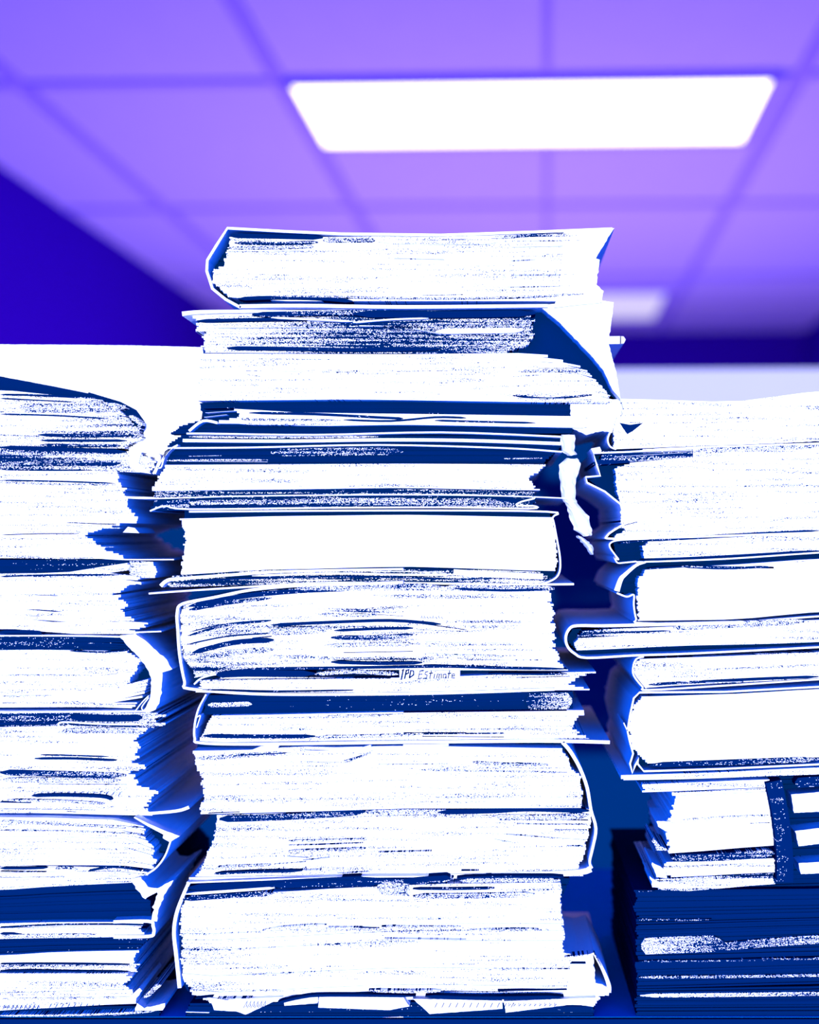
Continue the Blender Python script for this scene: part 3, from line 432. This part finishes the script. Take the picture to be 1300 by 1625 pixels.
# ================================================================== RIGHT STACK
X1 = 1420
t = thing('paper_stack', 'gently sagging white sheets topmost on the right stack, small dark notch at left', 'paper stack', GR, (1180, 712)); y = .004
pages(t, M_clean, [(968, 633), (990, 633), (1160, 638), (1300, 621), (X1, 610)], [(970, 713), (1100, 708), (X1, 696)], [(985, 633), (990, 655), (978, 668), (973, 690), (974, 713)], [(X1, 610), (X1, 696)], y, jag=(1, 0), seed=60)
poly(t, M_navy, [(984, 671), (1000, 674), (1021, 671), (1006, 683), (996, 689)], y - .0022, .01, 'dark_notch')
ribbon(t, M_white, [(974, 676), (965, 695), (968, 708), (978, 713)], 2.4, y - .002)
strips(t, [(HM, [(1000, 670), (1020, 670)], 3), (HQ, [(1038, 671), (1100, 670)], 2.4), (HM, [(1130, 670), (1155, 669)], 2), (HF, [(1170, 669), (1200, 668)], 2), (HM, [(1243, 699), (1255, 698)], 2)], y)
t = thing('paper_folder', 'large folder with zigzag crumpled cover down its left side, upper right stack', 'folder', GR, (1180, 845)); y = .0
pages(t, M_light, [(955, 716), (1100, 709), (1250, 704), (X1, 698)], [(985, 852), (X1, 838)], [(1020, 716), (1000, 737), (975, 745), (978, 770), (985, 795), (986, 825), (993, 852)], [(X1, 698), (X1, 838)], y, jag=(1, 0), seed=61)
pages(t, H1, [(950, 716), (1100, 710)], [(950, 738), (1100, 726)], [(960, 716), (952, 728), (955, 738)], [(1100, 710), (1100, 726)], y - .001, .1, jag=(4, 0), seed=62, name='gap_shade_fill')
ribbon(t, M_white, [(1300, 704), (1100, 710), (1000, 717), (942, 719), (948, 740), (953, 755), (930, 757), (932, 766), (960, 780), (985, 800), (989, 815), (993, 828)], [2.5, 2.8], y - .003, smooth=False)
poly(t, M_white, [(938, 712), (952, 709), (955, 716), (942, 720)], y - .004, .05, 'cover_corner')
poly(t, M_navy, [(942, 719), (1012, 716), (1000, 737), (978, 745), (982, 795), (960, 780), (935, 762), (955, 755)], y + .02, .12, 'slot_shade_fill')
strips(t, [(HM, [(1100, 716), (1200, 711), (1300, 707)], 9), (HQ, [(1000, 732), (1100, 726)], 2), (HF, [(1002, 749), (1080, 744)], 3), (HM, [(1240, 703), (1300, 700)], 2), (HQ, [(1020, 825), (1042, 824)], 2), (HF, [(1180, 805), (1300, 800)], 2), (M_white, [(970, 719), (1098, 714)], 1.6), (M_white, [(975, 725), (1090, 718)], 1.4)], y)
t = thing('paper_folder', 'thin folder with pointed beak-like left fold, upper right stack', 'folder', GR, (1180, 856)); y = .002
pages(t, M_light, [(975, 842), (1020, 829), (X1, 823)], [(970, 857), (X1, 843)], [(1012, 828), (978, 842), (972, 857)], [(X1, 823), (X1, 843)], y, jag=(.6, 0), seed=63)
poly(t, M_navy, [(1040, 828), (1002, 830), (982, 840), (968, 850), (978, 853), (1040, 852)], y + .008, .1, 'slot_shade_fill')  # shade behind the beak fold painted as a navy patch
ribbon(t, M_white, [(1020, 826), (1000, 828), (980, 838), (964, 850), (975, 855), (1100, 852), (X1, 841)], 3, y - .003)
strips(t, [(M_navy, [(990, 834), (1012, 828)], 5), (HN, [(1026, 858), (1150, 850), (1300, 842)], 5), (HM, [(1070, 850), (1300, 840)], 3), (HQ, [(975, 838), (1100, 833)], 1.6)], y)
t = thing('paper_folder', 'folder with small hooked left cover, between beak-fold folder and bright block, right stack', 'folder', GR, (1180, 890)); y = .004
pages(t, M_med, [(1015, 860), (1300, 846), (X1, 842)], [(1020, 886), (1150, 882), (1300, 874), (X1, 868)], [(1028, 860), (1015, 870), (1026, 886)], [(X1, 842), (X1, 868)], y, jag=(3, 0), seed=64)
pages(t, M_navy, [(972, 857), (X1, 842)], [(985, 896), (1150, 890), (1300, 881), (X1, 876)], [(973, 857), (976, 875), (985, 896)], [(X1, 842), (X1, 876)], y + .02, .16, name='slot_shade_fill', jag=(.4, 0), seed=65)
ribbon(t, M_white, [(1030, 855), (985, 857), (970, 861), (968, 868), (976, 880), (982, 888), (977, 886), (975, 884), (980, 893), (990, 893), (1010, 891)], 2.2, y - .002)
ribbon(t, M_white, [(1010, 892), (1150, 887), (1300, 877), (X1, 872)], 2.4, y - .001)
strips(t, [(H1, [(985, 862), (1025, 858)], 8), (HQ, [(1030, 866), (1140, 862)], 5), (HM, [(1050, 874), (1220, 866)], 2), (M_navy, [(1020, 889), (1150, 883), (1300, 874)], 4)], y)
t = thing('paper_folder', 'folder of smooth bright white paper with bulging left cover, middle of the right stack', 'folder', GR, (1180, 988)); y = -.002
pages(t, M_navy, [(985, 894), (X1, 876)], [(1010, 990), (X1, 966)], [(1020, 894), (988, 915), (980, 935), (1008, 948), (1012, 985)], [(X1, 876), (X1, 966)], y + .02, .16, name='slot_shade_fill', jag=(.4, 0), seed=66)
pages(t, M_white, [(1010, 905), (1150, 897), (1300, 887), (X1, 882)], [(1012, 985), (1160, 983), (1300, 971), (X1, 964)], [(1024, 905), (1014, 918), (1012, 950), (1013, 985)], [(X1, 882), (X1, 964)], y, jag=(1.2, 0), seed=67)
ribbon(t, M_white, [(1025, 892), (1010, 897), (992, 912), (985, 920), (979, 938)], [3, 9], y - .003); ribbon(t, M_white, [(979, 941), (995, 947), (1006, 944), (1006, 960), (1010, 982), (1020, 989), (1160, 988), (1300, 978), (X1, 972)], 2.6, y - .003)
strips(t, [(HN, [(1030, 902), (1100, 899), (1220, 901), (1220, 900)], 2.5), (H1, [(1080, 899), (1150, 902), (1220, 899)], 4), (HQ, [(1207, 905), (1240, 903)], 2), (HQ, [(1260, 892), (1300, 889)], 3)], y)
t = thing('paper_folder', 'wide folder jutting furthest left from the right stack, with round bent edge', 'folder', GR, (1150, 1046)); y = -.006
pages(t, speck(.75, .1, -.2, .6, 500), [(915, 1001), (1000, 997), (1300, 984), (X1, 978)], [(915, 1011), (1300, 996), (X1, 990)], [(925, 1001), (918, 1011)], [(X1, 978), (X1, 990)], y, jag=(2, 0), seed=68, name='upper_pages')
pages(t, M_clean, [(912, 1013), (1100, 1003), (X1, 990)], [(912, 1032), (1100, 1024), (1200, 1022), (X1, 1014)], [(920, 1013), (912, 1022), (916, 1032)], [(X1, 990), (X1, 1014)], y, jag=(.8, 0), seed=69, name='lower_pages')
pages(t, M_navy, [(905, 998), (X1, 980)], [(930, 1044), (X1, 1022)], [(908, 998), (900, 1015), (925, 1044)], [(X1, 980), (X1, 1022)], y + .02, .16, name='slot_shade_fill', jag=(.2, 0), seed=70)
ribbon(t, M_white, [(1180, 988), (1050, 991), (960, 993), (915, 993), (903, 999), (898, 1012), (901, 1026), (912, 1037), (932, 1044), (1010, 1040), (1100, 1037), (1300, 1027), (X1, 1020)], [5, 2.6], y - .003)
strips(t, [(HM, [(1068, 996), (1150, 992), (1280, 986)], 10), (M_navy, [(925, 1007), (1000, 1003), (1065, 1001)], 2), (HQ, [(920, 1029), (1060, 1023)], 2)], y)
t = thing('paper_folder', 'slim white folder with split curved left edge, above the thickest folder, right stack', 'folder', GR, (1170, 1094)); y = .0
pages(t, M_light, [(1010, 1046), (1100, 1043), (X1, 1030)], [(1015, 1092), (1100, 1086), (X1, 1070)], [(1018, 1046), (1008, 1052), (1010, 1068), (1025, 1090)], [(X1, 1030), (X1, 1070)], y, jag=(1.5, 0), seed=71)
ribbon(t, M_white, [(1022, 1042), (1010, 1046), (1005, 1058), (1006, 1072), (1020, 1090), (1030, 1095), (1150, 1088), (1300, 1078), (X1, 1070)], 2.6, y - .003)
ribbon(t, M_white, [(1005, 1062), (1012, 1075), (1026, 1092)], 1.8, y - .004)
strips(t, [(HN, [(1022, 1045), (1100, 1042)], 2), (HM, [(1200, 1038), (1280, 1036)], 2), (HQ, [(1050, 1068), (1150, 1062), (1300, 1056)], 3), (HM, [(1180, 1060), (1300, 1054)], 1.6), (H1, [(1030, 1087), (1100, 1083), (1180, 1082)], 4), (M_navy, [(1100, 1083), (1200, 1078), (1300, 1074)], 4), (M_white, [(1120, 1083), (1178, 1082)], 2)], y)
t = thing('paper_folder', 'thickest bright white folder on the right stack, cover crinkled at its lower left corner', 'folder', GR, (1170, 1222)); y = -.003
pages(t, M_navy, [(1005, 1100), (1300, 1086), (X1, 1080)], [(1012, 1224), (1300, 1212), (X1, 1206)], [(1012, 1100), (1000, 1140), (998, 1170), (1014, 1224)], [(X1, 1080), (X1, 1206)], y + .02, .16, name='slot_shade_fill', jag=(.3, 0), seed=72)
pages(t, M_white, [(1005, 1106), (1150, 1102), (1300, 1094), (X1, 1086)], [(1020, 1212), (1300, 1202), (X1, 1196)], [(1020, 1106), (1006, 1120), (998, 1150), (1002, 1172), (1012, 1195), (1028, 1212)], [(X1, 1086), (X1, 1196)], y, jag=(1.6, 0), seed=73)
ribbon(t, M_white, [(X1, 1084), (1300, 1090), (1150, 1098), (1015, 1099), (1006, 1108), (1000, 1135), (996, 1160), (1000, 1178), (1005, 1196), (1000, 1212), (1004, 1227), (1008, 1215), (1015, 1203), (1012, 1212), (1022, 1224), (1150, 1220), (1300, 1213), (X1, 1208)], 2.8, y - .003, smooth=False)
ribbon(t, M_white, [(990, 1147), (996, 1160)], 1.6, y - .003, .05)
strips(t, [(M_navy, [(1030, 1103), (1150, 1099), (1290, 1092)], 4), (speck(1., .95, .7, .1), [(1030, 1215), (1160, 1210), (1300, 1205)], 8)], y)
t = thing('box_lid', 'flat pale card lid with rounded left tip, under the thickest bright folder, right stack', 'lid', GR, (1150, 1246)); y = -.006
pages(t, M_clean, [(985, 1230), (1100, 1227), (1300, 1218), (X1, 1212)], [(990, 1238), (1060, 1237), (1300, 1229), (X1, 1224)], [(983, 1230), (990, 1238)], [(X1, 1212), (X1, 1224)], y, jag=(.5, 0), lay=(8, 9), seed=74, name='lid_edge')
pages(t, M_navy, [(1005, 1238), (1300, 1229), (X1, 1224)], [(1020, 1246), (1300, 1242), (X1, 1240)], [(1010, 1238), (1020, 1246)], [(X1, 1224), (X1, 1240)], y + .015, name='gap_shade_fill', jag=(.5, 0), seed=75)
t = thing('tied_papers', 'white papers held by a wide navy vertical strap, ragged left side, lower right stack', 'papers', GR, (1180, 1412)); y = .0
pages(t, M_navy, [(1080, 1242), (X1, 1232)], [(1060, 1414), (X1, 1405)], [(1085, 1242), (1070, 1300), (1065, 1414)], [(X1, 1232), (X1, 1405)], y + .02, .15, name='inner_pages', jag=(1, 0), seed=76)
pages(t, M_clean, [(1017, 1245), (1060, 1243), (1222, 1237)], [(1020, 1257), (1222, 1249)], [(1018, 1245), (1020, 1257)], [(1221, 1238), (1218, 1249)], y - .002, .1, jag=(1.5, 1), seed=77, name='upper_pages')
pages(t, M_white, [(1065, 1257), (1220, 1250)], [(1060, 1355), (1232, 1342)], [(1066, 1258), (1072, 1275), (1068, 1288), (1062, 1300), (1060, 1325), (1062, 1355)], [(1222, 1250), (1226, 1290), (1231, 1342)], y, .12, jag=(2, 1), seed=78)
pages(t, M_clean, [(1055, 1368), (1230, 1362)], [(1065, 1392), (1232, 1384)], [(1060, 1368), (1052, 1380), (1058, 1392)], [(1228, 1362), (1231, 1384)], y, .12, jag=(2, 1), seed=79, name='lower_pages')
pages(t, speck(-.2, .1, .4, .6, 500), [(1035, 1396), (1232, 1386)], [(1040, 1411), (1080, 1414), (1232, 1402)], [(1036, 1394), (1042, 1411)], [(1226, 1386), (1230, 1402)], y - .002, .12, jag=(3, 2), seed=80, name='lower_pages')
for P, k in (([(1041, 1303), (1065, 1304), (1068, 1325), (1045, 1312)], 1), ([(1036, 1330), (1048, 1342), (1062, 1350), (1042, 1349)], 2), ([(1035, 1368), (1055, 1380), (1060, 1394), (1042, 1392)], 3), ([(1031, 1390), (1045, 1402), (1060, 1410), (1036, 1408)], 4)):
    poly(t, M_white if k != 2 else HM, P, y - .003, .05, 'page_corner', .8, k)
for P in ([(1256, 1261), (1300, 1257), (X1, 1248), (X1, 1278), (1300, 1288), (1260, 1290)], [(1262, 1319), (1300, 1314), (X1, 1305), (X1, 1332), (1300, 1339), (1268, 1343)], [(1268, 1370), (1300, 1368), (X1, 1360), (X1, 1380), (1300, 1386), (1271, 1387)]):
    poly(t, M_white, P, y - .001, .05, 'white_sheets', .3, 5)
ribbon(t, speck(1.05, .97, 1.05, .08), [(1228, 1240), (1240, 1300), (1246, 1360), (1246, 1400)], 26, y - .008, .012, 'strap')
strips(t, [(H1, [(1262, 1243), (1300, 1240), (1400, 1236)], 16), (HM, [(1070, 1258), (1220, 1252)], 3), (HQ, [(1080, 1302), (1150, 1297), (1222, 1294)], 2.4), (HM, [(1190, 1307), (1224, 1306)], 1.6), (H1, [(1066, 1362), (1150, 1360), (1230, 1354)], 12), (HM, [(1160, 1393), (1225, 1390)], 3)], y)
for k, (lab, y0, y1, mats) in enumerate((('uppermost dark navy binder beneath the strapped papers, right stack, nearly blank edge', 1412, 1464, speck(1.1, 1.12, 1.1, .08)),
      ('dark navy binder with one broad pale speckled band, lower right stack', 1464, 1522, speck(1.1, 1.1, 1.1, .08)),
      ('dark navy binder with thin pale line, below the speckled-band binder, right stack', 1522, 1566, speck(1.1, 1.1, 1.1, .08)),
      ('lowest dark navy binder of the right stack, resting on the desk', 1566, 1612, speck(1.1, 1.1, 1.1, .08)))):
    t = thing('binder', lab, 'binder', GR, (1180, y1)); y = .012
    s = 10 if k < 3 else 0
    pages(t, mats, [(1010, y0 + (4 if k else 0)), (1300, y0 - (2 if k == 0 else 4 if k < 3 else 0)), (X1, y0 - 8)], [(1010, y1 + (2 if k < 3 else 0)), (1300, y1 - (5 if k < 3 else 0)), (X1, y1 - (9 if k < 3 else 0))], [(1008 + k, y0), (1010, y1)], [(X1, y0), (X1, y1)], y, jag=(1.5, 0), seed=90 + k, name='spine')
    if k == 0: strips(t, [(speck(.85, .93, .97, .2), [(1012, 1415), (1040, 1414)], 3), (speck(.85, .93, .97, .2), [(1012, 1459), (1050, 1460), (1130, 1459)], 3)], y)
    if k == 1: strips(t, [(speck(.35, .6, .9, .2), [(1018, 1502), (1060, 1500), (1150, 1497)], 26), (speck(.9, .7, .45, .2), [(1130, 1504), (1220, 1496), (1300, 1491), (1400, 1488)], 13)], y)
    if k == 2: strips(t, [(speck(.95, .9, .5, .2), [(1014, 1526), (1150, 1524), (1300, 1521), (1400, 1520)], 3), (speck(.6, .7, .5, .2), [(1014, 1551), (1150, 1550), (1300, 1548), (1400, 1546)], 4)], y)
    if k == 3: strips(t, [(speck(.3, .35, .8, .2), [(1016, 1580), (1150, 1579), (1300, 1577), (1400, 1576)], 6)], y)

# ================================================================== ROOM
th = math.radians(2.2)
def rp(X, Y, Z):                          # room frame: X across, Y away from camera, turned slightly
    x = X * math.cos(th) + Y * math.sin(th); yy = -X * math.sin(th) + Y * math.cos(th)
    return (x, yy - D0, Z)
def box(name, x0, x1, y0, y1, z0, z1, mat, parent=None, room=True):
    f = rp if room else (lambda a, b, c: (a, b, c))
    V = [f(x, q, z) for z in (z0, z1) for q in (y0, y1) for x in (x0, x1)]
    return link(name, V, [(0, 1, 3, 2), (4, 6, 7, 5), (0, 4, 5, 1), (2, 3, 7, 6), (0, 2, 6, 4), (1, 5, 7, 3)], mat, parent)
def st(o): o['kind'] = 'structure'; return o
ZC = CAMZ + 1.125
M_ceil = plain('ceiling_tile', (.42, .29, .93))
M_grid = plain('ceiling_grid', (.28, .17, .88))
M_wall = plain('indigo_wall', (.034, .0015, .38))
M_floor = plain('floor_carpet', (.05, .03, .3))
M_part = plain('partition_gap_shade_navy', (.0, .019, .085)); M_pale = plain('partition_pale', (.40, .41, .6))
XL, XR, YB, YF = -1.66, 1.42, 7.45, .62
st(box('floor', XL, XR, YF, YB, -.05, 0, M_floor))
st(box('ceiling', XL, XR, YF, YB, ZC, ZC + .05, M_ceil))
st(box('wall_left', XL - .05, XL, YF, YB, 0, ZC, M_wall))
st(box('wall_right', XR, XR + .05, YF, YB, 0, ZC, M_wall))
st(box('wall_back', XL, XR, YB, YB + .05, 0, ZC, M_wall))
st(box('added_sun_blocker', XL, XR, YF - .05, YF, 1.46, ZC, M_wall))  # added unseen header, keeps the sun off the back wall
k = 0
for X in (-1.31, -.66, .0, .62):
    k += 1; o = st(box('trim_%d' % k, X - (.009 if X == 0 else .019), X + (.009 if X == 0 else .019), YF, YB, ZC - .008, ZC + .002, M_grid))
for Y in (2.08, 3.30, 4.57, 5.85, 7.1):
    k += 1; o = st(box('trim_%d' % k, XL, XR, Y - .02, Y + .02, ZC - .007, ZC + .002, M_grid))
def emis(name, s):
    m, nt, b = nodes(name); b.inputs['Base Color'].default_value = (.45, .4, .6, 1); b.inputs['Emission Color'].default_value = (1, .97, 1, 1); b.inputs['Emission Strength'].default_value = s; return m
M_lamp = emis('lamp_diffuser', 3.2)
def ceiling_lamp(x0, x1, y0, y1, label, s):
    t = bpy.data.objects.new('ceiling_light', None); C.objects.link(t); t.location = rp((x0 + x1) / 2, (y0 + y1) / 2, ZC)
    t['label'] = label; t['category'] = 'light'; t['group'] = 'recessed ceiling lights'
    f = .022
    V = []; Fc = []
    for (a, b, c, d) in ((x0, x1, y0, y0 + f), (x0, x1, y1 - f, y1), (x0, x0 + f, y0 + f, y1 - f), (x1 - f, x1, y0 + f, y1 - f)):
        b0 = len(V); V += [rp(x, q, z) for z in (ZC - .02, ZC) for q in (c, d) for x in (a, b)]
        Fc += [tuple(i + b0 for i in q) for q in ((0, 1, 3, 2), (4, 6, 7, 5), (0, 4, 5, 1), (2, 3, 7, 6), (0, 2, 6, 4), (1, 5, 7, 3))]
    link('frame', V, Fc, M_grid, t)
    box('diffuser', x0 + f, x1 - f, y0 + f, y1 - f, ZC - .012, ZC - .001, s, t)
ceiling_lamp(-.655, .572, 3.27, 3.84, 'bright rectangular recessed panel light, the large near one in the ceiling', M_lamp)
ceiling_lamp(-.62, .57, 6.15, 6.95, 'small distant ceiling light glowing behind the right end of the centre stack', emis('lamp_diffuser_dim', .5))
# low partition behind the stacks: navy colour stands in for gap shade, pale top panel
st(box('wall_partition', -1.6, 1.38, 2.45, 2.52, 0, 1.33, M_part))
st(box('trim_%d' % (k + 1), -1.6, 1.38, 2.43, 2.53, 1.33, CAMZ + 262 * 2.44 / F, M_pale))

# desk
ZD = pt(0, 1612.5, .012)[2]
t = bpy.data.objects.new('desk', None); C.objects.link(t); t.location = (0, .1, 0)
t['label'] = 'navy desk, top painted lighter for missing light, carrying all the stacks of files'; t['category'] = 'desk'
M_desk = plain('desk_top_lightened', (.0, .25, .65)); M_edge = plain('desk_edge', (.0, .0124, .058)); M_leg = plain('desk_frame', (.01, .015, .06))  # top colour lightened to make up for light that misses it
link('desktop', [(x, q, z) for z in (ZD - .03, ZD) for q in (.010, .46) for x in (-.62, .52)], [(0, 1, 3, 2), (4, 6, 7, 5), (0, 4, 5, 1), (2, 3, 7, 6), (0, 2, 6, 4), (1, 5, 7, 3)], M_desk, t)
link('front_edge', [(x, q, z) for z in (ZD - .034, ZD - .0002) for q in (.006, .010) for x in (-.62, .52)], [(0, 1, 3, 2), (4, 6, 7, 5), (0, 4, 5, 1), (2, 3, 7, 6), (0, 2, 6, 4), (1, 5, 7, 3)], M_edge, t)
for lx in (-.58, .48):
    for ly in (.04, .42):
        link('leg', [(lx + a, ly + b, z) for z in (0, ZD - .03) for b in (-.02, .02) for a in (-.02, .02)], [(0, 1, 3, 2), (4, 6, 7, 5), (0, 4, 5, 1), (2, 3, 7, 6), (0, 2, 6, 4), (1, 5, 7, 3)], M_leg, t)

# ================================================================== LIGHT
sun = bpy.data.lights.new('daylight', 'SUN'); sun.energy = 5.5; sun.angle = math.radians(.5); sun.color = (1, 1, 1)
so = bpy.data.objects.new('daylight', sun); C.objects.link(so)
d = Vector((0, 1, -math.tan(math.radians(0)))).normalized(); so.rotation_euler = d.to_track_quat('-Z', 'Y').to_euler(); so.location = (0, -3, 2)
for sg in (-1, 1):
    bl = bpy.data.lights.new('blue_fill', 'SUN'); bl.energy = 2.2; bl.angle = math.radians(40); bl.color = (0, .1, 1)  # added pair of fill suns, turns shaded sheet sides navy
    bo = bpy.data.objects.new('blue_fill', bl); C.objects.link(bo)
    bo.rotation_euler = Vector((sg * math.sin(math.radians(28)), math.cos(math.radians(28)), -.03)).to_track_quat('-Z', 'Y').to_euler(); bo.location = (-sg * 1.5, -3, 1.6)
ar = bpy.data.lights.new('ceiling_fill', 'AREA'); ar.shape = 'RECTANGLE'; ar.size = 2.4; ar.size_y = 3.4; ar.energy = 96; ar.color = (.72, .58, 1)  # added area light hidden behind the partition, brightens the ceiling
ao = bpy.data.objects.new('ceiling_fill', ar); C.objects.link(ao); ao.location = rp(-.05, 4.3, .35); ao.rotation_euler = (math.pi, 0, 0)
w = bpy.data.worlds.new('World'); bpy.context.scene.world = w; w.use_nodes = True
bg = w.node_tree.nodes['Background']; bg.inputs[0].default_value = (.0, .1, 1, 1); bg.inputs[1].default_value = 1.5

cam = bpy.data.cameras.new('Camera'); co = bpy.data.objects.new('Camera', cam); C.objects.link(co)
co.location = (0, -D0, CAMZ); co.rotation_euler = (math.pi / 2, 0, 0)
cam.sensor_fit = 'VERTICAL'; cam.sensor_height = 36; cam.sensor_width = 36 * 1300 / 1625; cam.lens = F * 36 / 1625
cam.shift_x = -(PX - 650) / 1625; cam.shift_y = (PY - 812.5) / 1625
cam.clip_start = .05
cam.dof.use_dof = True; cam.dof.focus_distance = 1.0; cam.dof.aperture_fstop = 2.6
S = bpy.context.scene; S.camera = co
S.view_settings.view_transform = 'Standard'; S.view_settings.look = 'None'; S.view_settings.gamma = 1; S.view_settings.exposure = 0
S.view_settings.use_curve_mapping = False
